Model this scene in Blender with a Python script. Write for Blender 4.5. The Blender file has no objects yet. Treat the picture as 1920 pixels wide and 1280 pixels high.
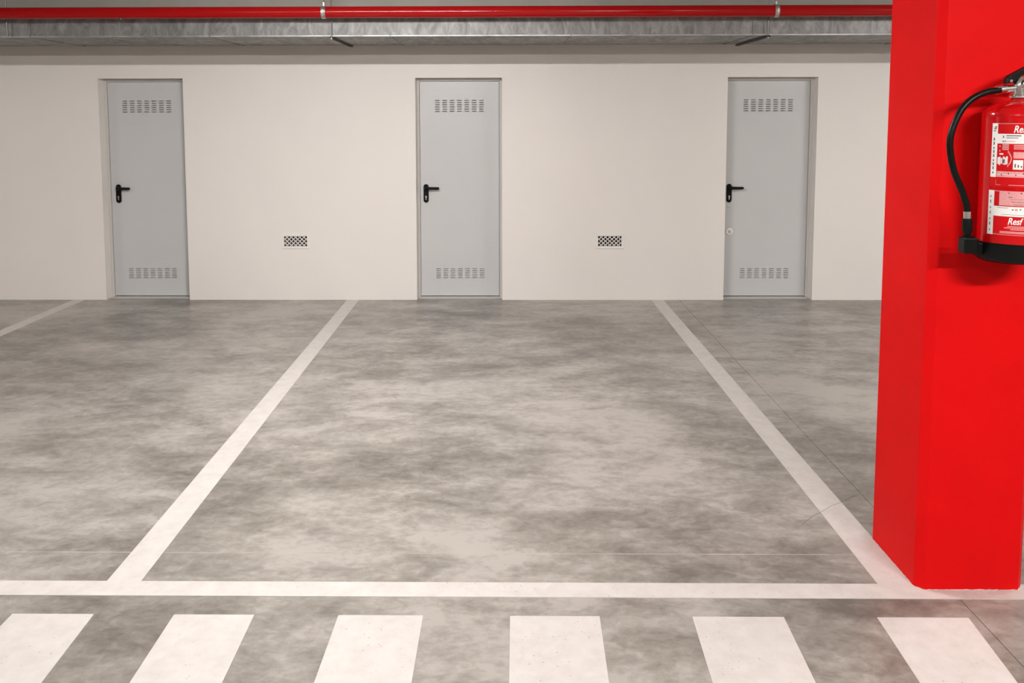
import bpy, bmesh, math, random
from mathutils import Matrix, Vector
random.seed(7)
SC = bpy.context.scene
C = SC.collection
PI = math.pi

# ------------------------------------------------------------------ camera
cam_d = bpy.data.cameras.new('camera')
cam = bpy.data.objects.new('camera', cam_d)
C.objects.link(cam)
cam_d.sensor_fit = 'HORIZONTAL'
cam_d.sensor_width = 36.0
cam_d.lens = 1563.2 / 1920 * 36
cam_d.shift_x = (960 - 927.8) / 1920
cam_d.shift_y = -(640 - 342.56) / 1920
cam_d.clip_start = 0.05
cam.matrix_world = (Matrix.Translation((0, 0, 1.75)) @ Matrix.Rotation(0.01038, 4, 'Z')
                    @ Matrix.Rotation(PI / 2 - 0.0835, 4, 'X') @ Matrix.Rotation(-0.001935, 4, 'Z'))
SC.camera = cam

# ------------------------------------------------------------------ world, exposure
w = bpy.data.worlds.new('world')
SC.world = w
w.use_nodes = True
w.node_tree.nodes['Background'].inputs[0].default_value = (1, 0.96, 0.9, 1)
w.node_tree.nodes['Background'].inputs[1].default_value = 0.0
vs = SC.view_settings
vs.view_transform = 'Standard'
vs.look = 'None'
vs.gamma = 1.0
vs.use_curve_mapping = False
vs.exposure = 0.06
LAMP = 370.0                      # radiance of every lit diffuser
LAMP_COL = (1.0, 0.967, 0.94)
CEIL = 3.05
# the car park's ceiling lights, all above or behind the view: (name, x centre, y, diffuser height, strength factor)
# the bay row gives the highlights on the red pipe and the duct's shadow; the aisle row the extinguisher's shadow
LAMPS = [('bay_light_left', -6.9, 4.2, 2.80, 0.45), ('bay_light_middle', -1.0, 4.2, 2.80, 0.93), ('bay_light_right', 5.0, 4.2, 2.80, 0.75),
         ('aisle_light_left', -3.45, -0.6, 2.965, 0.5), ('aisle_light_middle', -0.65, -0.6, 2.965, 0.4), ('aisle_light_right', 2.15, -0.6, 2.965, 1.55)]

# ------------------------------------------------------------------ helpers
class MB:
    def __init__(s): s.v = []; s.f = []
    def quad(s, a, b, c, d):
        n = len(s.v); s.v += [a, b, c, d]; s.f.append((n, n + 1, n + 2, n + 3)); return s
    def poly(s, pts):
        n = len(s.v); s.v += list(pts); s.f.append(tuple(range(n, n + len(pts)))); return s
    def box(s, x0, x1, y0, y1, z0, z1):
        n = len(s.v)
        s.v += [(x, y, z) for z in (z0, z1) for y in (y0, y1) for x in (x0, x1)]
        s.f += [tuple(n + i for i in q) for q in ((0, 2, 3, 1), (4, 5, 7, 6), (0, 1, 5, 4), (2, 6, 7, 3), (0, 4, 6, 2), (1, 3, 7, 5))]
        return s
    def prism(s, pts, z0, z1):
        n = len(s.v); k = len(pts)
        s.v += [(x, y, z0) for x, y in pts] + [(x, y, z1) for x, y in pts]
        s.f.append(tuple(n + i for i in reversed(range(k)))); s.f.append(tuple(n + k + i for i in range(k)))
        for i in range(k):
            j = (i + 1) % k
            s.f.append((n + i, n + j, n + k + j, n + k + i))
        return s
    def tube(s, path, r, seg=16, caps=True):
        """sweep a circle (radius r or list of radii) along a path"""
        P = [Vector(p) for p in path]; k = len(P)
        rr = r if isinstance(r, (list, tuple)) else [r] * k
        n = len(s.v); up = None
        for i in range(k):
            t = (P[min(i + 1, k - 1)] - P[max(i - 1, 0)])
            t = t.normalized() if t.length > 1e-9 else Vector((0, 0, 1))
            if up is None:
                up = Vector((0, 0, 1)) if abs(t.z) < 0.9 else Vector((1, 0, 0))
            a = (up - t * up.dot(t)).normalized(); b = t.cross(a); up = a
            for j in range(seg):
                th = 2 * PI * j / seg
                s.v.append(tuple(P[i] + (a * math.cos(th) + b * math.sin(th)) * rr[i]))
        for i in range(k - 1):
            for j in range(seg):
                j2 = (j + 1) % seg
                s.f.append((n + i * seg + j, n + i * seg + j2, n + (i + 1) * seg + j2, n + (i + 1) * seg + j))
        if caps:
            s.f.append(tuple(n + j for j in reversed(range(seg))))
            s.f.append(tuple(n + (k - 1) * seg + j for j in range(seg)))
        return s
    def lathe(s, prof, cx, cy, seg=48):
        """prof = [(r, z)...] from bottom to top, closed at both ends"""
        n = len(s.v); k = len(prof)
        for r, z in prof:
            for j in range(seg):
                th = 2 * PI * j / seg
                s.v.append((cx + r * math.cos(th), cy + r * math.sin(th), z))
        for i in range(k - 1):
            for j in range(seg):
                j2 = (j + 1) % seg
                s.f.append((n + i * seg + j, n + i * seg + j2, n + (i + 1) * seg + j2, n + (i + 1) * seg + j))
        s.f.append(tuple(n + j for j in reversed(range(seg))))
        s.f.append(tuple(n + (k - 1) * seg + j for j in range(seg)))
        return s
    def build(s, name, mat, parent=None, smooth=False, bevel=0, seg=2, fix=True):
        me = bpy.data.meshes.new(name)
        me.from_pydata([tuple(v) for v in s.v], [], s.f)
        if fix:
            bm = bmesh.new(); bm.from_mesh(me)
            bmesh.ops.recalc_face_normals(bm, faces=bm.faces)
            bm.to_mesh(me); bm.free()
        me.materials.append(mat)
        o = bpy.data.objects.new(name, me)
        C.objects.link(o)
        if parent is not None:
            o.parent = parent
            o.matrix_parent_inverse = Matrix.Translation(-parent.location)
        if smooth:
            for p in me.polygons: p.use_smooth = True
            me.set_sharp_from_angle(angle=math.radians(35))
        if bevel:
            b = o.modifiers.new('bevel', 'BEVEL'); b.width = bevel; b.segments = seg
            b.limit_method = 'ANGLE'; b.angle_limit = math.radians(40)
        return o

def tag(o, label=None, cat=None, group=None, kind=None):
    if label: o['label'] = label
    if cat: o['category'] = cat
    if group: o['group'] = group
    if kind: o['kind'] = kind
    return o

def empty(name, loc):
    o = bpy.data.objects.new(name, None)
    o.empty_display_size = 0.1
    C.objects.link(o); o.location = loc
    return o

def grid_holes(mb, x0, x1, z0, z1, y, holes):
    """vertical sheet at depth y with rectangular holes (hx0,hx1,hz0,hz1)"""
    xs = sorted({x0, x1} | {h[0] for h in holes} | {h[1] for h in holes})
    zs = sorted({z0, z1} | {h[2] for h in holes} | {h[3] for h in holes})
    xs = [x for x in xs if x0 <= x <= x1]; zs = [z for z in zs if z0 <= z <= z1]
    for i in range(len(xs) - 1):
        for j in range(len(zs) - 1):
            cx = (xs[i] + xs[i + 1]) / 2; cz = (zs[j] + zs[j + 1]) / 2
            if any(h[0] < cx < h[1] and h[2] < cz < h[3] for h in holes): continue
            mb.quad((xs[i], y, zs[j]), (xs[i + 1], y, zs[j]), (xs[i + 1], y, zs[j + 1]), (xs[i], y, zs[j + 1]))

# ------------------------------------------------------------------ materials
def mat(name, col, rough=0.5, metal=0.0, coat=0.0, spec=0.5, bump=None, var=None, rvar=None):
    """procedural: optional value noise (scale, amount), bump (scale, strength, dist), roughness noise"""
    m = bpy.data.materials.new(name); m.use_nodes = True
    nt = m.node_tree; b = nt.nodes['Principled BSDF']
    b.inputs['Roughness'].default_value = rough
    b.inputs['Metallic'].default_value = metal
    b.inputs['Coat Weight'].default_value = coat
    b.inputs['Specular IOR Level'].default_value = spec
    b.inputs['Base Color'].default_value = (*col, 1)
    tc = nt.nodes.new('ShaderNodeTexCoord')
    def noise(scale, detail=4, rough_=0.55):
        n = nt.nodes.new('ShaderNodeTexNoise')
        n.inputs['Scale'].default_value = scale; n.inputs['Detail'].default_value = detail
        n.inputs['Roughness'].default_value = rough_
        nt.links.new(tc.outputs['Object'], n.inputs['Vector'])
        return n
    if var:
        n = noise(var[0])
        r = nt.nodes.new('ShaderNodeMapRange')
        r.inputs['From Min'].default_value = 0.3; r.inputs['From Max'].default_value = 0.7
        r.inputs['To Min'].default_value = 1 - var[1]; r.inputs['To Max'].default_value = 1 + var[1]
        nt.links.new(n.outputs['Fac'], r.inputs['Value'])
        mx = nt.nodes.new('ShaderNodeVectorMath'); mx.operation = 'SCALE'
        mx.inputs[0].default_value = col
        nt.links.new(r.outputs['Result'], mx.inputs['Scale'])
        nt.links.new(mx.outputs['Vector'], b.inputs['Base Color'])
    if rvar:
        n = noise(rvar[0])
        r = nt.nodes.new('ShaderNodeMapRange')
        r.inputs['From Min'].default_value = 0.3; r.inputs['From Max'].default_value = 0.7
        r.inputs['To Min'].default_value = rough - rvar[1]; r.inputs['To Max'].default_value = rough + rvar[1]
        nt.links.new(n.outputs['Fac'], r.inputs['Value'])
        nt.links.new(r.outputs['Result'], b.inputs['Roughness'])
    if bump:
        n = noise(bump[0], 5)
        bp = nt.nodes.new('ShaderNodeBump')
        bp.inputs['Strength'].default_value = bump[1]; bp.inputs['Distance'].default_value = bump[2]
        nt.links.new(n.outputs['Fac'], bp.inputs['Height'])
        nt.links.new(bp.outputs['Normal'], b.inputs['Normal'])
    return m

def ramp(nt, stops):
    r = nt.nodes.new('ShaderNodeValToRGB'); e = r.color_ramp.elements
    while len(e) > 1: e.remove(e[0])
    e[0].position = stops[0][0]; e[0].color = (*stops[0][1], 1)
    for p, c in stops[1:]:
        k = e.new(p); k.color = (*c, 1)
    return r

def concrete_floor():
    m = bpy.data.materials.new('polished_concrete'); m.use_nodes = True
    nt = m.node_tree; L = nt.links.new; b = nt.nodes['Principled BSDF']
    tc = nt.nodes.new('ShaderNodeTexCoord')
    def mapped(sx, sy, rot=0.0):
        mp = nt.nodes.new('ShaderNodeMapping')
        mp.inputs['Scale'].default_value = (sx, sy, 1); mp.inputs['Rotation'].default_value = (0, 0, rot)
        L(tc.outputs['Object'], mp.inputs['Vector']); return mp
    def noise(mp, scale, detail, rough, dist=0.0):
        n = nt.nodes.new('ShaderNodeTexNoise')
        n.inputs['Scale'].default_value = scale; n.inputs['Detail'].default_value = detail
        n.inputs['Roughness'].default_value = rough; n.inputs['Distortion'].default_value = dist
        n.noise_dimensions = '2D'
        L(mp.outputs['Vector'], n.inputs['Vector']); return n
    big = noise(mapped(0.7, 1.0, 0.15), 1.1, 3, 0.55, 0.3)
    mid = noise(mapped(0.6, 1.15, -0.1), 4.6, 9, 0.68, 0.25)
    fine = noise(mapped(0.75, 1.0, 0.3), 24.0, 8, 0.66, 0.35)
    def mul(a, k):
        x = nt.nodes.new('ShaderNodeMath'); x.operation = 'MULTIPLY'; L(a, x.inputs[0]); x.inputs[1].default_value = k; return x.outputs[0]
    def add(a, c):
        x = nt.nodes.new('ShaderNodeMath'); x.operation = 'ADD'; L(a, x.inputs[0]); L(c, x.inputs[1]); return x.outputs[0]
    s = add(add(mul(big.outputs['Fac'], 0.36), mul(mid.outputs['Fac'], 0.42)), mul(fine.outputs['Fac'], 0.22))
    r = ramp(nt, [(0.36, (0.135, 0.118, 0.102)), (0.44, (0.205, 0.184, 0.163)), (0.51, (0.285, 0.261, 0.235)), (0.59, (0.390, 0.361, 0.330))])
    L(s, r.inputs['Fac'])
    # a few pale specks and dark pits
    vo = nt.nodes.new('ShaderNodeTexVoronoi'); vo.inputs['Scale'].default_value = 4.0
    L(tc.outputs['Object'], vo.inputs['Vector'])
    pit = nt.nodes.new('ShaderNodeMapRange'); pit.inputs['From Min'].default_value = 0.012; pit.inputs['From Max'].default_value = 0.02
    pit.inputs['To Min'].default_value = 0.75; pit.inputs['To Max'].default_value = 0.0
    L(vo.outputs['Distance'], pit.inputs['Value'])
    mx = nt.nodes.new('ShaderNodeMix'); mx.data_type = 'RGBA'
    mx.inputs['Factor'].default_value = 0.0; L(r.outputs['Color'], mx.inputs['A'])
    L(mx.outputs['Result'], b.inputs['Base Color'])
    b.inputs['Roughness'].default_value = 0.29
    b.inputs['Specular IOR Level'].default_value = 0.5
    bp = nt.nodes.new('ShaderNodeBump'); bp.inputs['Strength'].default_value = 0.12; bp.inputs['Distance'].default_value = 0.01
    L(fine.outputs['Fac'], bp.inputs['Height']); L(bp.outputs['Normal'], b.inputs['Normal'])
    return m

def line_paint():
    m = bpy.data.materials.new('white_line_paint'); m.use_nodes = True
    nt = m.node_tree; L = nt.links.new; b = nt.nodes['Principled BSDF']
    tc = nt.nodes.new('ShaderNodeTexCoord')
    def noise(scale, detail, rough, dist=0.0):
        n = nt.nodes.new('ShaderNodeTexNoise')
        n.inputs['Scale'].default_value = scale; n.inputs['Detail'].default_value = detail
        n.inputs['Roughness'].default_value = rough; n.inputs['Distortion'].default_value = dist
        L(tc.outputs['Object'], n.inputs['Vector']); return n
    a = noise(14, 6, 0.65, 0.2)
    r = ramp(nt, [(0.30, (0.52, 0.48, 0.45)), (0.5, (0.565, 0.53, 0.503)), (0.7, (0.60, 0.57, 0.545))])
    L(a.outputs['Fac'], r.inputs['Fac'])
    # chips: small voronoi pits gated by a larger noise so that they come in patches
    vo = nt.nodes.new('ShaderNodeTexVoronoi'); vo.inputs['Scale'].default_value = 38.0
    L(tc.outputs['Object'], vo.inputs['Vector'])
    pit = nt.nodes.new('ShaderNodeMapRange'); pit.inputs['From Min'].default_value = 0.08; pit.inputs['From Max'].default_value = 0.15
    pit.inputs['To Min'].default_value = 0.55; pit.inputs['To Max'].default_value = 0.0
    L(vo.outputs['Distance'], pit.inputs['Value'])
    g = noise(3.1, 3, 0.6)
    gate = nt.nodes.new('ShaderNodeMapRange'); gate.inputs['From Min'].default_value = 0.45; gate.inputs['From Max'].default_value = 0.58
    L(g.outputs['Fac'], gate.inputs['Value'])
    mu = nt.nodes.new('ShaderNodeMath'); mu.operation = 'MULTIPLY'
    L(pit.outputs['Result'], mu.inputs[0]); L(gate.outputs['Result'], mu.inputs[1])
    mx = nt.nodes.new('ShaderNodeMix'); mx.data_type = 'RGBA'
    L(mu.outputs[0], mx.inputs['Factor']); L(r.outputs['Color'], mx.inputs['A'])
    mx.inputs['B'].default_value = (0.22, 0.19, 0.17, 1)
    L(mx.outputs['Result'], b.inputs['Base Color'])
    b.inputs['Roughness'].default_value = 0.48
    bp = nt.nodes.new('ShaderNodeBump'); bp.inputs['Strength'].default_value = 0.1; bp.inputs['Distance'].default_value = 0.01
    L(a.outputs['Fac'], bp.inputs['Height']); L(bp.outputs['Normal'], b.inputs['Normal'])
    return m

def galvanised():
    m = bpy.data.materials.new('galvanised_sheet'); m.use_nodes = True
    nt = m.node_tree; L = nt.links.new; b = nt.nodes['Principled BSDF']
    tc = nt.nodes.new('ShaderNodeTexCoord')
    mp = nt.nodes.new('ShaderNodeMapping'); mp.inputs['Scale'].default_value = (3.0, 1, 1.6)
    L(tc.outputs['Object'], mp.inputs['Vector'])
    n = nt.nodes.new('ShaderNodeTexNoise'); n.inputs['Scale'].default_value = 3.5; n.inputs['Detail'].default_value = 7; n.inputs['Distortion'].default_value = 1.5
    n.inputs['Roughness'].default_value = 0.62
    L(mp.outputs['Vector'], n.inputs['Vector'])
    r = ramp(nt, [(0.3, (0.20, 0.20, 0.197)), (0.5, (0.30, 0.30, 0.295)), (0.72, (0.45, 0.45, 0.44))])
    L(n.outputs['Fac'], r.inputs['Fac']); L(r.outputs['Color'], b.inputs['Base Color'])
    b.inputs['Metallic'].default_value = 1.0
    rr = nt.nodes.new('ShaderNodeMapRange'); rr.inputs['To Min'].default_value = 0.58; rr.inputs['To Max'].default_value = 0.72
    L(n.outputs['Fac'], rr.inputs['Value']); L(rr.outputs['Result'], b.inputs['Roughness'])
    n2 = nt.nodes.new('ShaderNodeTexNoise'); n2.inputs['Scale'].default_value = 4.0; n2.inputs['Detail'].default_value = 3
    L(mp.outputs['Vector'], n2.inputs['Vector'])
    bp = nt.nodes.new('ShaderNodeBump'); bp.inputs['Strength'].default_value = 0.35; bp.inputs['Distance'].default_value = 0.02
    L(n2.outputs['Fac'], bp.inputs['Height']); L(bp.outputs['Normal'], b.inputs['Normal'])
    return m

M = {
    'floor': concrete_floor(),
    'line': line_paint(),
    'galv': galvanised(),
    'joint': mat('joint_filler', (0.14, 0.125, 0.11), 0.8),
    'wall': mat('wall_paint', (0.785, 0.747, 0.71), 0.6, spec=0.3, bump=(60, 0.05, 0.005), var=(1.2, 0.015)),
    'ceil': mat('ceiling_paint', (0.50, 0.48, 0.45), 0.7, var=(2, 0.03)),
    'beam': mat('beam_concrete', (0.31, 0.29, 0.26), 0.75, var=(3, 0.08)),
    'door': mat('door_grey', (0.555, 0.56, 0.56), 0.38, var=(2, 0.015)),
    'frame': mat('door_frame_grey', (0.56, 0.545, 0.52), 0.4),
    'black': mat('black_plastic', (0.004, 0.004, 0.004), 0.4, spec=0.15),
    'rubber': mat('black_rubber', (0.004, 0.005, 0.0045), 0.33, spec=0.17, bump=(120, 0.05, 0.002)),
    'chrome': mat('chromed_brass', (0.80, 0.78, 0.76), 0.22, metal=1.0),
    'steel': mat('zinc_steel', (0.62, 0.61, 0.59), 0.35, metal=1.0, rvar=(40, 0.08)),
    'bead': mat('folded_edge', (0.42, 0.42, 0.41), 0.5, metal=1.0, rvar=(9, 0.12), var=(6, 0.3)),
    'rod': mat('rod_steel', (0.20, 0.195, 0.19), 0.45, metal=1.0),
    'joint_pale': mat('pale_joint_filler', (0.40, 0.37, 0.34), 0.8, var=(5, 0.25)),
    'dark_steel': mat('dark_bracket_steel', (0.09, 0.088, 0.085), 0.45, metal=0.6),
    'vent': mat('vent_white', (0.80, 0.78, 0.75), 0.4),
    'red_col': mat('red_pillar_paint', (0.655, 0.004, 0.005), 0.5, spec=0.06, bump=(35, 0.04, 0.006), var=(5, 0.04)),
    'red_pipe': mat('red_pipe_enamel', (0.34, 0.0015, 0.0025), 0.17, spec=0.35),
    'red_ext': mat('extinguisher_red', (0.52, 0.002, 0.004), 0.15, spec=0.4),
    'red_label': mat('label_red', (0.56, 0.003, 0.006), 0.3, spec=0.3),
    'white_label': mat('label_white', (0.84, 0.82, 0.80), 0.35),
    'pink_label': mat('label_pink_print', (0.74, 0.33, 0.33), 0.35, var=(160, 0.1)),
    'ink': mat('label_ink', (0.12, 0.09, 0.09), 0.5),
    'fixture': mat('fixture_white', (0.8, 0.8, 0.78), 0.4),
    'caulk': mat('chipped_base_seam', (0.44, 0.37, 0.34), 0.8, var=(60, 0.5)),
}

# ------------------------------------------------------------------ the setting
D = 7.7175          # wall plane
X0, X1, Y0 = -9.5, 7.5, -7.5
DOORS = [(-3.748, -2.961), (-0.812, -0.013), (2.059, 2.885)]
DOOR_H = 2.0737
VENTS = [(-2.0774, -1.8175, 0.487, 0.6275), (0.8601, 1.1223, 0.487, 0.6275)]
REVEAL = 0.125

# floor: a base with slabs parted by saw-cut joints
floor = MB().box(X0, X1, Y0, D + 0.45, -0.2, -0.006).build('floor', M['joint'])
tag(floor, kind='structure')
JX, JY, G = 1.645, 3.190, 0.0015
for xa, xb in ((X0, JX - G), (JX + G, X1)):
    for ya, yb in ((Y0, JY - G), (JY + G, D + 0.45)):
        MB().box(xa, xb, ya, yb, -0.1, 0.0).build('floor_slab', M['floor'], floor)
MB().box(X0, X1, JY - G - 0.0005, JY + G + 0.0005, -0.05, 0.0002).build('joint_filler', M['joint_pale'], floor)
# hairline crack that crosses from the bay to the joint beside the pillar
cp = [(1.268, 3.429), (1.335, 3.497), (1.395, 3.544), (1.46, 3.60), (1.518, 3.635), (1.59, 3.69), (1.642, 3.724)]
mb = MB()
for i in range(len(cp) - 1):
    (xa, ya), (xb, yb) = cp[i], cp[i + 1]
    d = Vector((xb - xa, yb - ya)).normalized(); nx, ny = -d.y * 0.0010, d.x * 0.0010
    mb.quad((xa - nx, ya - ny, 0.0022), (xb - nx, yb - ny, 0.0022), (xb + nx, yb + ny, 0.0022), (xa + nx, ya + ny, 0.0022))
mb.build('crack', M['joint'], floor)

# back wall with recessed door openings and vent holes
holes = [(a, b, 0.0, DOOR_H) for a, b in DOORS]
vh = [(a + 0.02, b - 0.02, c + 0.02, d - 0.02) for a, b, c, d in VENTS]
mb = MB()
grid_holes(mb, X0, X1, 0.0, CEIL, D, holes + vh)
for a, b, c, d in holes:
    y1 = D + 0.3
    mb.quad((a, D, c), (a, y1, c), (a, y1, d), (a, D, d))
    mb.quad((b, D, c), (b, y1, c), (b, y1, d), (b, D, d))
    mb.quad((a, D, d), (b, D, d), (b, y1, d), (a, y1, d))
grid_holes(mb, X0, X1, 0.0, CEIL, D + 0.3, [(a - 0.003, b + 0.003, c - 0.003, d + 0.003) for a, b, c, d in vh])
tag(mb.build('wall_back', M['wall'], fix=False), kind='structure')
tag(MB().box(X0 - 0.2, X0, Y0, D + 0.3, 0, CEIL).build('wall_left', M['wall']), kind='structure')
tag(MB().box(X1, X1 + 0.2, Y0, D + 0.3, 0, CEIL).build('wall_right', M['wall']), kind='structure')
tag(MB().box(X0, X1, Y0 - 0.2, Y0, 0, CEIL).build('wall_front', M['wall']), kind='structure')
tag(MB().box(X0, X1, Y0, D + 0.3, CEIL, CEIL + 0.2).build('ceiling', M['ceil']), kind='structure')
# downstand concrete beam over the duct
tag(MB().box(X0, X1, 6.95, D, 2.60, CEIL).build('trim_1', M['beam']), kind='structure')

# ------------------------------------------------------------------ doors
def make_door(n, a, b, extra):
    root = tag(empty('door_%d' % n, ((a + b) / 2, D + REVEAL, 0)), kind='structure')
    tag(root, ['pale grey louvred metal door at the darker end of the wall, beside the shortest painted line',
               'pale grey louvred metal door between the two wall vents',
               'pale grey louvred metal door with an extra round lock, next to the red pillar'][n - 1])
    yf = D + REVEAL - 0.012
    yl = D + REVEAL
    fw = 0.028
    la, lb, lt = a + fw, b - fw, DOOR_H - 0.031
    fr = MB()
    fr.box(a, la - 0.003, yf, D + 0.19, 0.0, DOOR_H)
    fr.box(lb + 0.003, b, yf, D + 0.19, 0.0, DOOR_H)
    fr.box(la - 0.003, lb + 0.003, yf, D + 0.19, lt + 0.003, DOOR_H)
    fr.build('door_frame', M['frame'], root, bevel=0.002)
    # rebate of the frame behind the leaf
    MB().box(la - 0.003, lb + 0.003, yl + 0.045, D + 0.19, 0.0, lt + 0.003).build('door_rebate', M['frame'], root)
    MB().box(a, b, D + 0.06, D + 0.19, 0.0, 0.006).build('threshold', M['frame'], root)
    # leaf with two openings for the louvred vent panels
    cx = (la + lb) / 2
    hw = 0.252
    vents = [(cx - hw, cx + hw, 1.738, 1.898), (cx - hw, cx + hw, 0.16, 0.305)]
    z0 = 0.014
    mb = MB()
    grid_holes(mb, la, lb, z0, lt, yl, vents)
    y2 = yl + 0.042
    grid_holes(mb, la, lb, z0, lt, y2, [])
    mb.quad((la, yl, z0), (la, y2, z0), (la, y2, lt), (la, yl, lt))
    mb.quad((lb, yl, z0), (lb, y2, z0), (lb, y2, lt), (lb, yl, lt))
    mb.quad((la, yl, z0), (lb, yl, z0), (lb, y2, z0), (la, y2, z0))
    mb.quad((la, yl, lt), (lb, yl, lt), (lb, y2, lt), (la, y2, lt))
    leaf = mb.build('door_leaf', M['door'], root, fix=False)
    for (va, vb, vc, vd) in vents:
        # seven stacks of six slots pressed through the sheet, each with a small lip over it
        sl = []
        lip = MB()
        top = vd > 1
        zs0, zs1 = (vc + 0.022, vd - 0.024) if top else (vc + 0.022, vd - 0.024)
        for i in range(7):
            xc = va + 0.045 + i * (vb - va - 0.09) / 6
            for j in range(6):
                zc = zs0 + 0.006 + j * (zs1 - zs0 - 0.012) / 5
                sl.append((xc - 0.021, xc + 0.021, zc - 0.0042, zc + 0.0042))
        pm = MB()
        grid_holes(pm, va, vb, vc, vd, yl, sl)
        vp = pm.build('vent_panel', M['door'], leaf, fix=False)
        for i in range(7):
            lp = MB()
            for j in range(6):
                s = sl[i * 6 + j]
                zt = s[3]
                lp.quad((s[0], yl, zt + 0.003), (s[1], yl, zt + 0.003), (s[1], yl - 0.005, zt - 0.002), (s[0], yl - 0.005, zt - 0.002))
            o = lp.build('louvre', M['door'], leaf, fix=False)
    # handle: long plate, round rose, lever, key cylinder
    hx = {1: -3.650, 2: -0.731, 3: 2.124}[n]
    zc = 0.994
    k = 20
    pts = []
    for i in range(k):
        th = PI * i / (k - 1)
        pts.append((hx + 0.0245 * math.cos(th), zc + 0.0635 + 0.0245 * math.sin(th)))
    for i in range(k):
        th = PI + PI * i / (k - 1)
        pts.append((hx + 0.0245 * math.cos(th), zc - 0.0635 + 0.0245 * math.sin(th)))
    pl = MB().prism(pts, 0, 0.011)
    pl.v = [(x, yl - z, y) for x, y, z in pl.v]
    plate = tag(pl.build('handle_plate', M['black'], root, bevel=0.003), 'black oval handle plate')
    lv = MB().tube([(hx, yl, zc + 0.052), (hx, yl - 0.03, zc + 0.052), (hx + 0.004, yl - 0.042, zc + 0.052), (hx + 0.02, yl - 0.047, zc + 0.051),
                    (hx + 0.06, yl - 0.047, zc + 0.051), (hx + 0.108, yl - 0.044, zc + 0.050), (hx + 0.121, yl - 0.036, zc + 0.050)],
                   [0.023, 0.016, 0.015, 0.014, 0.013, 0.013, 0.0115], 14)
    tag(lv.build('lever', M['black'], root, smooth=True), 'black lever')
    cy = MB()
    cy.prism([(hx + 0.0085 * math.cos(t * PI / 8), zc - 0.030 + 0.0085 * math.sin(t * PI / 8)) for t in range(16)], 0, 0.015)
    cy.prism([(hx - 0.005, zc - 0.060), (hx + 0.005, zc - 0.060), (hx + 0.005, zc - 0.03), (hx - 0.005, zc - 0.03)], 0, 0.0145)
    cy.v = [(x, yl - z, y) for x, y, z in cy.v]
    tag(cy.build('lock_cylinder', M['chrome'], root), 'bright metal key cylinder')
    if extra:
        def disc(r, zc2, dep, prof, nm, m, x=hx, par=root):
            q = MB().lathe(prof, 0, 0, 28)
            q.v = [(x + X, yl - Z, zc2 + Y) for X, Y, Z in q.v]
            return q.build(nm, m, par, smooth=True)
        disc(0, 0.869, 0, [(0.0125, -0.002), (0.0125, 0.004), (0.010, 0.006), (0.004, 0.0065)], 'screw_cover', M['steel'], hx - 0.001)
        disc(0, 0.630, 0, [(0.034, -0.002), (0.034, 0.006), (0.030, 0.010), (0.018, 0.011), (0.015, 0.006)], 'deadlock_rose', M['vent'], hx + 0.011)
        disc(0, 0.630, 0, [(0.0105, 0.0), (0.0105, 0.012), (0.008, 0.014)], 'deadlock_cylinder', M['steel'], hx + 0.011)

for i, (a, b) in enumerate(DOORS):
    make_door(i + 1, a, b, i == 2)

# ------------------------------------------------------------------ wall vents
def clip(p, q, a, b, c, d):
    t0, t1 = 0.0, 1.0
    dx, dz = q[0] - p[0], q[1] - p[1]
    for pp, qq in ((-dx, p[0] - a), (dx, b - p[0]), (-dz, p[1] - c), (dz, d - p[1])):
        if abs(pp) < 1e-12:
            if qq < 0: return None
        else:
            t = qq / pp
            if pp < 0: t0 = max(t0, t)
            else: t1 = min(t1, t)
    if t1 - t0 < 1e-3: return None
    return (p[0] + dx * t0, p[1] + dz * t0), (p[0] + dx * t1, p[1] + dz * t1)

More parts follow.
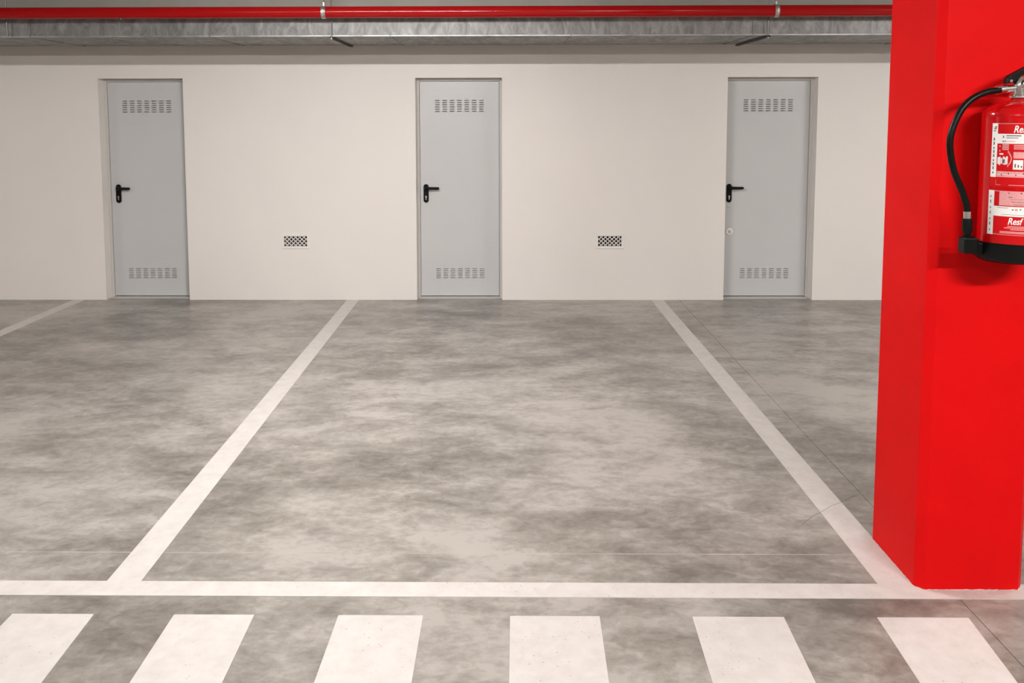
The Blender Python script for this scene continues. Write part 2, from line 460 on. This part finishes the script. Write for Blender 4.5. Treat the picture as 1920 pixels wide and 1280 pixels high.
for (a, b, c, d), lab in zip(VENTS, ['small white lattice vent grille between the two doors without an extra lock',
                                     'small white lattice vent grille in the wall beside the door with the extra round lock']):
    root = tag(empty('wall_vent', ((a + b) / 2, D, c)), lab, 'vent', 'lattice vents low on the wall')
    e = 0.021
    f = MB()
    f.box(a, b, D - 0.007, D + 0.02, d - e, d); f.box(a, b, D - 0.007, D + 0.02, c, c + e)
    f.box(a, a + e, D - 0.007, D + 0.02, c + e, d - e); f.box(b - e, b, D - 0.007, D + 0.02, c + e, d - e)
    f.build('vent_frame', M['vent'], root, bevel=0.002)
    ia, ib, ic, id_ = a + e - 0.002, b - e + 0.002, c + e - 0.002, d - e + 0.002
    px, pz = (ib - ia) / 5.6, (id_ - ic) / 2.75
    lat = MB()
    slope = pz / px
    ln = math.hypot(px, pz)
    hw = 0.0037
    # hole centres sit at ia+0.3px+k*px; bars run diagonally between them
    cx0 = ia + 0.30 * px; cz0 = ic + 0.36 * pz
    for s in (1, -1):
        for k in range(-12, 18):
            xk = cx0 + (k + 0.5) * px
            p = (xk - 10 * px, cz0 - s * 10 * pz); q = (xk + 10 * px, cz0 + s * 10 * pz)
            r = clip(p, q, ia, ib, ic, id_)
            if not r: continue
            (xa, za), (xb, zb) = r
            nx, nz = -s * slope, 1.0
            l = math.hypot(nx, nz); nx, nz = nx / l * hw, nz / l * hw
            y0, y1 = D - 0.003, D + 0.008
            n = len(lat.v)
            lat.v += [(xa - nx, y0, za - nz), (xb - nx, y0, zb - nz), (xb + nx, y0, zb + nz), (xa + nx, y0, za + nz),
                      (xa - nx, y1, za - nz), (xb - nx, y1, zb - nz), (xb + nx, y1, zb + nz), (xa + nx, y1, za + nz)]
            lat.f += [tuple(n + i for i in q2) for q2 in ((0, 1, 2, 3), (7, 6, 5, 4), (0, 4, 5, 1), (1, 5, 6, 2), (2, 6, 7, 3), (3, 7, 4, 0))]
    lat.build('lattice', M['vent'], root)
    # air shaft running back through the wall behind the lattice
    sh = MB(); yb = D + 1.6
    for (xa, za), (xb, zb) in (((ia, ic), (ib, ic)), ((ib, ic), (ib, id_)), ((ib, id_), (ia, id_)), ((ia, id_), (ia, ic))):
        sh.quad((xa, D + 0.019, za), (xb, D + 0.019, zb), (xb, yb, zb), (xa, yb, za))
    sh.quad((ia, yb, ic), (ib, yb, ic), (ib, yb, id_), (ia, yb, id_))
    sh.build('air_shaft', M['beam'], root, fix=False)

# ------------------------------------------------------------------ painted floor markings
T = 0.002
def paint(name, pts, label, cat, group):
    return tag(MB().prism(pts, -0.001, T).build(name, M['line']), label, cat, group)
YA, YB = 2.9819, 2.8881
g = 'white bay lines on the floor'
paint('bay_line', [(-4.150, 4.2), (-4.020, 4.2), (-3.947, D - 0.012), (-4.058, D - 0.012)], 'white painted bay line that meets the wall beside the door at its darker end', 'floor line', g)
paint('bay_line', [(-1.4914, YA), (-1.3625, YA), (-1.3595, D - 0.012), (-1.472, D - 0.012)], 'white painted bay line between the two wall vents, not touching the red pillar', 'floor line', g)
paint('bay_line', [(1.3912, YA), (1.523, YA), (1.496, D - 0.012), (1.382, D - 0.012)], 'white painted bay line running from the wall to the red pillar', 'floor line', g)
tag(MB().prism([(X0 + 1.0, YB), (5.5, YB), (5.5, YA), (X0 + 1.0, YA)], -0.001, T).build('bay_front_line', M['line']),
    'long white painted line across the bay fronts, under the red pillar', 'floor line')
ZT = 2.7742
ZEB = [(-1.7257, -1.4381, -1.725, -1.428), (-1.1559, -0.8745, -1.155, -0.869), (-0.5790, -0.2823, -0.5855, -0.2852),
       (0.0217, 0.3334, 0.016, 0.3235), (0.6559, 0.9736, 0.642, 0.959), (1.2967, 1.6125, 1.279, 1.578)]
ZL = ['white crossing stripe at the end of the row farthest from the red pillar', 'fifth white crossing stripe from the red pillar',
      'fourth white crossing stripe from the red pillar', 'third white crossing stripe from the red pillar',
      'second white crossing stripe from the red pillar', 'white crossing stripe right in front of the red pillar']
for (ta, tb, ba, bb), lab in zip(ZEB, ZL):
    Yn = 1.65
    k = (ZT - Yn) / (ZT - 2.43)
    paint('crossing_stripe', [(ta + (ba - ta) * k, Yn), (tb + (bb - tb) * k, Yn), (tb, ZT), (ta, ZT)], lab, 'floor stripe', 'crossing stripes')

# ------------------------------------------------------------------ red pillar
CX0, CX1, CY0, CY1, CH = 1.5171, 1.9126, 2.9447, 3.3406, 0.0265
def oct_(x0, x1, y0, y1, c):
    return [(x0 + c, y0), (x1 - c, y0), (x1, y0 + c), (x1, y1 - c), (x1 - c, y1), (x0 + c, y1), (x0, y1 - c), (x0, y0 + c)]
pil = tag(empty('pillar', ((CX0 + CX1) / 2, (CY0 + CY1) / 2, 0)), 'square bright red painted pillar with chamfered corners', 'pillar')
MB().prism(oct_(CX0, CX1, CY0, CY1, CH), 0, CEIL).build('shaft', M['red_col'], pil, bevel=0.003)
# ragged seam where paint and floor meet
ring = MB()
base = oct_(CX0, CX1, CY0, CY1, CH)
outer = []
inner = []
for i in range(8):
    p, q = Vector(base[i]), Vector(base[(i + 1) % 8])
    nrm = Vector((q.y - p.y, -(q.x - p.x))).normalized()
    m = max(1, int((q - p).length / 0.012))
    for j in range(m):
        s = p.lerp(q, j / m)
        o = s + nrm * (0.0015 + 0.005 * random.random() ** 3)
        inner.append((s.x - nrm.x * 0.002, s.y - nrm.y * 0.002)); outer.append((o.x, o.y))
k = len(inner)
ring.v = [(x, y, 0.006) for x, y in inner] + [(x, y, 0.001) for x, y in outer]
ring.f = [(i, (i + 1) % k, k + (i + 1) % k, k + i) for i in range(k)]
ring.build('base_seam', M['caulk'], pil)

# ------------------------------------------------------------------ duct under the beam
DF, DB, DZ0, DZ1 = 6.755, 7.6475, 2.366, 2.596
duct = tag(empty('air_duct', (0, (DF + DB) / 2, DZ0)), 'flat galvanised metal air duct along the wall under the ceiling beam', 'duct')
xs = [-0.908 + 1.4525 * i for i in range(-6, 7)]
xs = [x for x in xs if X0 < x < X1]
xs = [X0] + xs + [X1]
for i in range(len(xs) - 1):
    a, b = xs[i] + 0.0015, xs[i + 1] - 0.0015
    s = MB()
    def creased(p00, p10, p11, p01, off):
        """panel with the faint diagonal cross-break pressed into duct sheet"""
        c = [sum(t) / 4 for t in zip(p00, p10, p11, p01)]
        c = tuple(c[k] + off[k] for k in range(3))
        n = len(s.v); s.v.extend([p00, p10, p11, p01, c])
        s.f.extend([(n, n + 1, n + 4), (n + 1, n + 2, n + 4), (n + 2, n + 3, n + 4), (n + 3, n, n + 4)])
    dv = 0.006 * random.choice((1, 1, -0.6))
    creased((a, DF, DZ0), (b, DF, DZ0), (b, DF, DZ1), (a, DF, DZ1), (0, -dv * 0.5, 0))
    creased((a, DB, DZ0), (b, DB, DZ0), (b, DF, DZ0), (a, DF, DZ0), (0, 0, -abs(dv)))
    s.quad((a, DF, DZ1), (b, DF, DZ1), (b, DB, DZ1), (a, DB, DZ1))
    s.quad((a, DB, DZ0), (b, DB, DZ0), (b, DB, DZ1), (a, DB, DZ1))
    s.quad((a, DF, DZ0), (a, DB, DZ0), (a, DB, DZ1), (a, DF, DZ1))
    s.quad((b, DF, DZ0), (b, DB, DZ0), (b, DB, DZ1), (b, DF, DZ1))
    s.build('duct_section', M['galv'], duct)
    # folded corner bead along the lower front edge
    MB().box(a, b, DF - 0.004, DF + 0.012, DZ0 - 0.003, DZ0 + 0.009).build('edge_bead', M['bead'], duct, bevel=0.002)
for x in xs[1:-1]:
    MB().box(x - 0.006, x + 0.006, DF - 0.005, DB, DZ0 - 0.0045, DZ1).build('drive_cleat', M['galv'], duct)

def hanger(x, lab):
    root = tag(empty('duct_hanger', (x, DF, DZ0)), lab, 'hanger', 'duct hangers')
    zb = DZ0 - 0.0045
    st = MB()
    st.box(x - 0.011, x - 0.008, DF - 0.045, DB - 0.02, zb - 0.016, zb)
    st.box(x + 0.008, x + 0.011, DF - 0.045, DB - 0.02, zb - 0.016, zb)
    st.box(x - 0.008, x + 0.008, DF - 0.045, DB - 0.02, zb - 0.003, zb)
    st.build('channel', M['dark_steel'], root)
    MB().tube([(x, DF - 0.026, zb - 0.024), (x, DF - 0.026, CEIL + 0.01)], 0.0055, 10).build('threaded_rod', M['rod'], root, smooth=True)
    MB().tube([(x, DF - 0.026, zb - 0.020), (x, DF - 0.026, zb - 0.0165)], 0.012, 6).build('nut', M['steel'], root)
hanger(-1.3742, 'steel rod and channel hanger holding the duct between the two wall vents')
hanger(2.107, 'steel rod and channel hanger holding the duct above the door with the extra round lock')
tag(MB().tube([(-3.985, DF - 0.026, DZ0 - 0.004), (-3.985, DF - 0.026, CEIL + 0.01)], 0.0055, 10).build('hanger_rod', M['rod'], smooth=True),
    'thin steel rod in front of the duct at the darker end of the wall', 'rod')

# ------------------------------------------------------------------ red sprinkler pipe
PY, PZ, PR = 6.605, 2.5377, 0.0452
pipe = tag(empty('sprinkler_pipe', (0, PY, PZ)), 'long glossy red sprinkler pipe in front of the metal duct', 'pipe')
MB().tube([(X0, PY, PZ), (X1, PY, PZ)], PR, 40).build('pipe_run', M['red_pipe'], pipe, smooth=True)
MB().lathe([(0.013, PZ - PR - 0.012), (0.015, PZ - PR - 0.008), (0.015, PZ - PR + 0.006)], -3.00, PY - 0.01, 16).build('pipe_plug', M['dark_steel'], pipe, smooth=True)

def clamp(x, lab):
    root = tag(empty('pipe_clamp', (x, PY, PZ)), lab, 'pipe clamp', 'pipe clamps on the red pipe')
    n = 40
    b = MB()
    prof = [(PR + 0.0005, -0.016), (PR + 0.006, -0.016), (PR + 0.006, -0.006), (PR + 0.0045, 0.0), (PR + 0.006, 0.006), (PR + 0.006, 0.016), (PR + 0.0005, 0.016)]
    for i in range(n):
        th = 2 * PI * i / n
        for r, dx in prof: b.v.append((x + dx, PY + r * math.sin(th), PZ + r * math.cos(th)))
    m = len(prof)
    for i in range(n):
        i2 = (i + 1) % n
        for j in range(m):
            j2 = (j + 1) % m
            b.f.append((i * m + j, i2 * m + j, i2 * m + j2, i * m + j2))
    b.build('band', M['steel'], root, smooth=True)
    for s in (-1, 1):
        MB().box(x - 0.014, x + 0.014, PY + s * 0.052 - 0.014, PY + s * 0.052 + 0.014, PZ - 0.004, PZ + 0.004).build('ear', M['steel'], root, bevel=0.002)
        MB().tube([(x, PY + s * 0.055, PZ - 0.016), (x, PY + s * 0.055, PZ + 0.016)], 0.005, 8).build('bolt', M['steel'], root)
    MB().tube([(x, PY, PZ + PR), (x, PY, PZ + PR + 0.03)], 0.011, 6).build('nut', M['steel'], root)
    MB().tube([(x, PY, PZ + PR + 0.01), (x, PY, CEIL + 0.01)], 0.0055, 10).build('threaded_rod', M['rod'], root, smooth=True)
clamp(-1.404, 'zinc band clamp on the red pipe above the stretch of wall between the vents')
clamp(2.124, 'zinc band clamp on the red pipe above the door with the extra round lock')

# ------------------------------------------------------------------ fire extinguisher
AX, AY, R = 1.72, 2.81, 0.107
ext = tag(empty('fire_extinguisher', (AX, AY, 1.25)), 'red fire extinguisher with black hose hanging on the red pillar', 'extinguisher')
def P(nm, mb, m, par=ext, **k):
    o = mb.build(nm, m, par, **k)
    return o
prof = [(R - 0.004, 1.275), (R, 1.30), (R, 1.735)]
for i in range(1, 13):                       # domed shoulder
    t = i / 12 * PI / 2
    prof.append((0.024 + (R - 0.024) * math.cos(t), 1.735 + 0.052 * math.sin(t)))
prof += [(0.0235, 1.80)]
body = P('cylinder', MB().lathe(prof, AX, AY, 72), M['red_ext'], smooth=True)
tag(P('base_cap', MB().lathe([(R - 0.012, 1.250), (R - 0.001, 1.256), (R + 0.004, 1.266), (R + 0.004, 1.314), (R + 0.001, 1.317), (R - 0.002, 1.317)], AX, AY, 72), M['rubber'], smooth=True), 'black plastic base ring')
P('weld_seam', MB().lathe([(R, 1.7335), (R + 0.0012, 1.7345), (R + 0.0012, 1.7375), (R - 0.0005, 1.7385)], AX, AY, 72), M['red_ext'], body, smooth=True)
# valve
P('collar', MB().lathe([(0.034, 1.797), (0.034, 1.803), (0.026, 1.812), (0.023, 1.826), (0.02, 1.829)], AX, AY, 32), M['chrome'], smooth=True)
val = P('valve_body', MB().lathe([(0.021, 1.824), (0.023, 1.832), (0.023, 1.846), (0.018, 1.856), (0.012, 1.866)], AX, AY, 32), M['chrome'], smooth=True)
P('hose_outlet', MB().tube([(AX - 0.005, AY, 1.830), (AX - 0.046, AY, 1.8265), (AX - 0.0465, AY, 1.8265), (AX - 0.078, AY, 1.822)], [0.012, 0.0115, 0.0145, 0.0145], 20), M['chrome'], smooth=True)
q = MB().lathe([(0.006, -0.030), (0.017, -0.030), (0.019, -0.027), (0.019, 0.0)], 0, 0, 32)     # pressure gauge, facing the room
q.v = [(AX + X + 0.008, AY - 0.012 + Z, 1.840 + Y) for X, Y, Z in q.v]
gz = P('pressure_gauge', q, M['chrome'], smooth=True)
q = MB().lathe([(0.001, -0.0306), (0.0155, -0.0306), (0.0155, -0.030)], 0, 0, 32)
q.v = [(AX + X + 0.008, AY - 0.012 + Z, 1.840 + Y) for X, Y, Z in q.v]
P('gauge_dial', q, M['white_label'], gz, smooth=True)
def handle(nm, pts, m, hw, bev=0.004):
    h = MB().prism(pts, -hw, hw)
    h.v = [(AX + x, AY + z, y) for x, y, z in h.v]
    return P(nm, h, m, bevel=bev)
handle('squeeze_lever', [(-0.052, 1.843), (-0.050, 1.862), (-0.040, 1.872), (0.012, 1.900), (0.085, 1.922), (0.088, 1.910), (0.02, 1.882), (-0.012, 1.862), (-0.026, 1.848)], M['black'], 0.013)
handle('carry_handle', [(-0.020, 1.845), (-0.020, 1.856), (0.03, 1.862), (0.095, 1.855), (0.096, 1.845), (0.03, 1.850)], M['black'], 0.012)
q = MB().tube([(AX - 0.040, AY - 0.018, 1.8525), (AX - 0.040, AY + 0.018, 1.8525)], 0.0045, 12)
P('lever_pin', q, M['chrome'], smooth=True)
# hose
hp = [(1.652, 1.8225), (1.640, 1.821), (1.6046, 1.8152), (1.5615, 1.7941), (1.5279, 1.7589), (1.5037, 1.7058), (1.4934, 1.6579), (1.4974, 1.608),
      (1.5104, 1.5544), (1.5301, 1.5096), (1.5459, 1.4737), (1.5582, 1.4377), (1.561, 1.416), (1.5625, 1.40)]
def catmull(pts, n=6):
    out = []
    for i in range(len(pts) - 1):
        p0, p1, p2, p3 = [Vector(pts[max(0, min(len(pts) - 1, i + k))]) for k in (-1, 0, 1, 2)]
        for j in range(n):
            t = j / n
            out.append(0.5 * ((2 * p1) + (-p0 + p2) * t + (2 * p0 - 5 * p1 + 4 * p2 - p3) * t * t + (-p0 + 3 * p1 - 3 * p2 + p3) * t ** 3))
    out.append(Vector(pts[-1])); return out
hose = P('hose', MB().tube(catmull([(x, AY - 0.005, z) for x, z in hp]), 0.0108, 18), M['rubber'], smooth=True)
nz = P('nozzle', MB().tube([(1.5625, AY - 0.005, 1.394), (1.5632, AY - 0.005, 1.385), (1.564, AY - 0.005, 1.352), (1.5645, AY - 0.005, 1.338), (1.565, AY - 0.005, 1.322)],
                          [0.0150, 0.0165, 0.0165, 0.011, 0.0095], 20), M['rubber'], smooth=True)
tag(P('ferrule', MB().tube([(1.5612, AY - 0.005, 1.417), (1.5625, AY - 0.005, 1.393)], 0.0122, 20), M['chrome'], hose, smooth=True), 'bright crimped hose ferrule')
mb = MB().box(1.546, 1.593, AY - 0.028, AY + 0.018, 1.276, 1.330)
P('nozzle_clip', mb, M['rubber'], bevel=0.005)
MB_ = MB().box(1.585, AX - R + 0.02, AY - 0.018, AY + 0.012, 1.270, 1.312)
P('clip_arm', MB_, M['rubber'], bevel=0.004)
P('clip_strap', MB().tube([(1.567, AY - 0.006, 1.333), (1.567, AY - 0.006, 1.328)], [0.0175, 0.0175], 20), M['black'], smooth=True)
# wall bracket
P('bracket', MB().box(AX - 0.02, AX + 0.02, AY + R - 0.004, CY0 + 0.002, 1.42, 1.70), M['steel'], bevel=0.002)

# labels wrapped round the cylinder
def patch(mb, t0, t1, z0, z1, r):
    n = max(1, int(abs(t1 - t0) / 0.07) + 1)
    for i in range(n):
        a = t0 + (t1 - t0) * i / n; b = t0 + (t1 - t0) * (i + 1) / n
        pa = (AX + r * math.sin(a), AY - r * math.cos(a)); pb = (AX + r * math.sin(b), AY - r * math.cos(b))
        mb.quad((*pa, z0), (*pb, z0), (*pb, z1), (*pa, z1))
def lettering(txt, t0, z0, height, r, par, shear=0.25):
    cu = bpy.data.curves.new('lettering', 'FONT')
    cu.body = txt; cu.size = height / 0.70; cu.shear = shear; cu.offset = 0.0006; cu.resolution_u = 4
    to = bpy.data.objects.new('lettering_tmp', cu); C.objects.link(to)
    dg = bpy.context.evaluated_depsgraph_get()
    me = bpy.data.meshes.new_from_object(to.evaluated_get(dg))
    bpy.data.objects.remove(to); bpy.data.curves.remove(cu)
    me.name = 'lettering'
    for v in me.vertices:
        th = t0 + v.co.x * 0.74 / r
        v.co = (AX + r * math.sin(th), AY - r * math.cos(th), z0 + v.co.y)
    me.materials.clear(); me.materials.append(M['white_label'])
    o = bpy.data.objects.new('lettering', me); C.objects.link(o); o.parent = par
    return o
r1, r2, r3 = R + 0.0006, R + 0.0010, R + 0.0014
TL = 1.268
up = MB(); patch(up, -TL, TL, 1.505, 1.7135, r1)
upper = tag(P('label', up, M['red_label'], fix=False), 'red and white printed instruction label')
wh, pk, ink = MB(), MB(), MB()
patch(wh, -TL, -1.085, 1.5365, 1.7132, r2); patch(wh, 1.085, TL, 1.5365, 1.7132, r2)
patch(wh, -1.085, 1.085, 1.6470, 1.6790, r2)
patch(pk, -1.085, 1.085, 1.7115, 1.7132, r2)
patch(ink, -0.93, -0.90, 1.665, 1.673, r3); patch(ink, -0.84, -0.45, 1.6715, 1.6745, r3); patch(ink, -0.84, -0.52, 1.665, 1.667, r3); patch(ink, -0.36, 0.6, 1.6715, 1.6745, r3)
patch(ink, -0.94, -0.89, 1.6530, 1.6562, r3); patch(ink, -0.875, -0.84, 1.6530, 1.6562, r3); patch(pk, -0.82, -0.6, 1.6535, 1.6555, r3)
for i in range(9):                                        # small print up the side strip
    z = 1.548 + i * 0.0135
    patch(ink, -1.205, -1.165, z, z + 0.0095 if i % 3 else z + 0.006, r3)
patch(ink, -1.20, -1.13, 1.694, 1.6975, r3); patch(ink, -1.215, -1.15, 1.687, 1.690, r3); patch(ink, -1.18, -1.12, 1.699, 1.703, r3)
# pictogram panels: text block, gripping hands, bent hose, further panels
for s in (0, 1):
    o = s * 0.72
    for j in range(4): patch(pk, -0.935 + o, -0.76 + o, 1.6265 + j * 0.005, 1.6300 + j * 0.005, r2)
    patch(pk, -1.02 + o, -0.985 + o, 1.636, 1.641, r2); patch(pk, -1.02 + o, -0.985 + o, 1.621, 1.626, r2); patch(wh, -1.01 + o, -0.90 + o, 1.6105, 1.6155, r2)
    if s == 0:
        for j, (ta, za, zb) in enumerate(((-1.06, 1.580, 1.602), (-1.015, 1.577, 1.604), (-0.965, 1.581, 1.600), (-0.905, 1.579, 1.605), (-0.86, 1.578, 1.602), (-0.815, 1.580, 1.606))):
            patch(wh, ta, ta + 0.04, za, zb, r2)
        patch(ink, -0.90, -0.85, 1.583, 1.596, r3)
        for j in range(9):
            t = j / 8
            tc = -0.765 + 0.085 * math.sin(t * PI); zc = 1.575 + 0.045 * t
            patch(pk, tc - 0.014, tc + 0.014, zc - 0.0035, zc + 0.0035, r2)
for t0 in (-0.63, 0.05):
    for j in range(3): patch(pk, t0, t0 + 0.6, 1.629 + j * 0.0055, 1.6325 + j * 0.0055, r2)
    patch(pk, t0, t0 + 0.6, 1.5995, 1.6205, r2)
    patch(wh, t0, t0 + 0.26, 1.5635, 1.5945, r2)
    for j in range(3): patch(ink, t0 + 0.04 + j * 0.08, t0 + 0.075 + j * 0.08, 1.570, 1.582 - 0.003 * j, r3)
    patch(pk, t0 + 0.32, t0 + 0.6, 1.575, 1.594, r2)
patch(pk, -1.07, 1.07, 1.5375, 1.5565, r2)
for j in range(11): patch(ink, -0.94 + j * 0.19, -0.91 + j * 0.19, 1.5425 + 0.004 * (j % 2), 1.5485 + 0.004 * (j % 2), r3)
patch(wh, -1.04, 1.04, 1.5455, 1.5468, r3)
patch(pk, -1.085, -1.078, 1.511, 1.528, r2); patch(pk, -1.085, -0.94, 1.511, 1.5125, r2); patch(pk, -0.72, 0.72, 1.511, 1.5128, r2)
tag(P('white_print', wh, M['white_label'], upper, fix=False), kind='stuff'); tag(P('pale_print', pk, M['pink_label'], upper, fix=False), kind='stuff'); tag(P('dark_print', ink, M['ink'], upper, fix=False), kind='stuff')
lettering('Res', -0.66, 1.6835, 0.0225, r3, upper)
lo = MB(); patch(lo, -1.29, 1.29, 1.346, 1.4935, r1)
lower = tag(P('label', lo, M['red_label'], fix=False), 'red and white printed service label')
wh, pk, ink = MB(), MB(), MB()
patch(wh, -1.29, -1.105, 1.346, 1.4925, r2); patch(wh, 1.105, 1.29, 1.346, 1.4925, r2)
patch(wh, -1.105, 1.105, 1.4090, 1.4415, r2)
patch(pk, -0.955, 0.955, 1.4445, 1.4920, r2)
patch(pk, -1.105, -0.955, 1.4900, 1.4920, r2)
for (ta, tb, za, zb) in ((-0.72, -0.67, 1.484, 1.487), (-0.40, -0.35, 1.484, 1.488), (-0.70, -0.60, 1.4715, 1.4735), (-0.62, -0.2, 1.456, 1.4575), (-0.57, -0.1, 1.4475, 1.449), (-0.68, 0.3, 1.4655, 1.4662)):
    patch(ink, ta, tb, za, zb, r3)
for (ta, tb, za, zb) in ((-1.0, -0.7, 1.4362, 1.4375), (-0.60, -0.56, 1.430, 1.434), (-0.40, -0.36, 1.431, 1.435), (-0.88, 0.2, 1.4145, 1.4155)):
    patch(ink, ta, tb, za, zb, r3)
patch(pk, -0.53, -0.45, 1.429, 1.435, r3)
for i in range(7):
    z = 1.358 + i * 0.0185
    patch(ink, -1.225, -1.195, z, z + (0.010 if i % 2 else 0.006), r3)
for (ta, tb, z) in ((-0.70, 0.6, 1.3765), (-0.78, 0.7, 1.3715), (-0.62, 0.6, 1.3665), (-0.90, 0.9, 1.3545), (-0.90, 0.9, 1.3585)):
    patch(pk, ta, tb, z - 0.0014, z + 0.0014, r2)
patch(pk, -1.105, 1.105, 1.3475, 1.3490, r2)
tag(P('white_print', wh, M['white_label'], lower, fix=False), kind='stuff'); tag(P('pale_print', pk, M['pink_label'], lower, fix=False), kind='stuff'); tag(P('dark_print', ink, M['ink'], lower, fix=False), kind='stuff')
lettering('Resf', -0.70, 1.3835, 0.0215, r3, lower)

# ------------------------------------------------------------------ ceiling batten lights (above and behind the view)
tube_mats = {}
for (nm, x, y, zt, k) in LAMPS:
    root = tag(empty(nm + '_offscreen', (x, y, CEIL)), 'long white batten light with a glowing diffuser under the ceiling', 'ceiling light', 'ceiling batten lights')
    MB().box(x - 0.78, x + 0.78, y - 0.05, y + 0.05, zt + 0.012, zt + 0.06).build('fixture_body', M['fixture'], root, bevel=0.004)
    for s in (-1, 1):
        MB().box(x + s * 0.55 - 0.015, x + s * 0.55 + 0.015, y - 0.015, y + 0.015, zt + 0.08, CEIL + 0.005).build('drop_stem', M['fixture'], root)
        MB().box(x + s * 0.765 - 0.010, x + s * 0.765 + 0.010, y - 0.034, y + 0.034, zt - 0.014, zt + 0.02).build('end_cap', M['fixture'], root)
    if k not in tube_mats:
        em = bpy.data.materials.new('lit_diffuser'); em.use_nodes = True
        nt = em.node_tree; nt.nodes.clear()
        e = nt.nodes.new('ShaderNodeEmission'); e.inputs[0].default_value = (*LAMP_COL, 1); e.inputs[1].default_value = LAMP * k
        o = nt.nodes.new('ShaderNodeOutputMaterial'); nt.links.new(e.outputs[0], o.inputs[0])
        tube_mats[k] = em
    MB().box(x - 0.755, x + 0.755, y - 0.030, y + 0.030, zt - 0.010, zt + 0.012).build(nm + '_diffuser_offscreen', tube_mats[k], root)
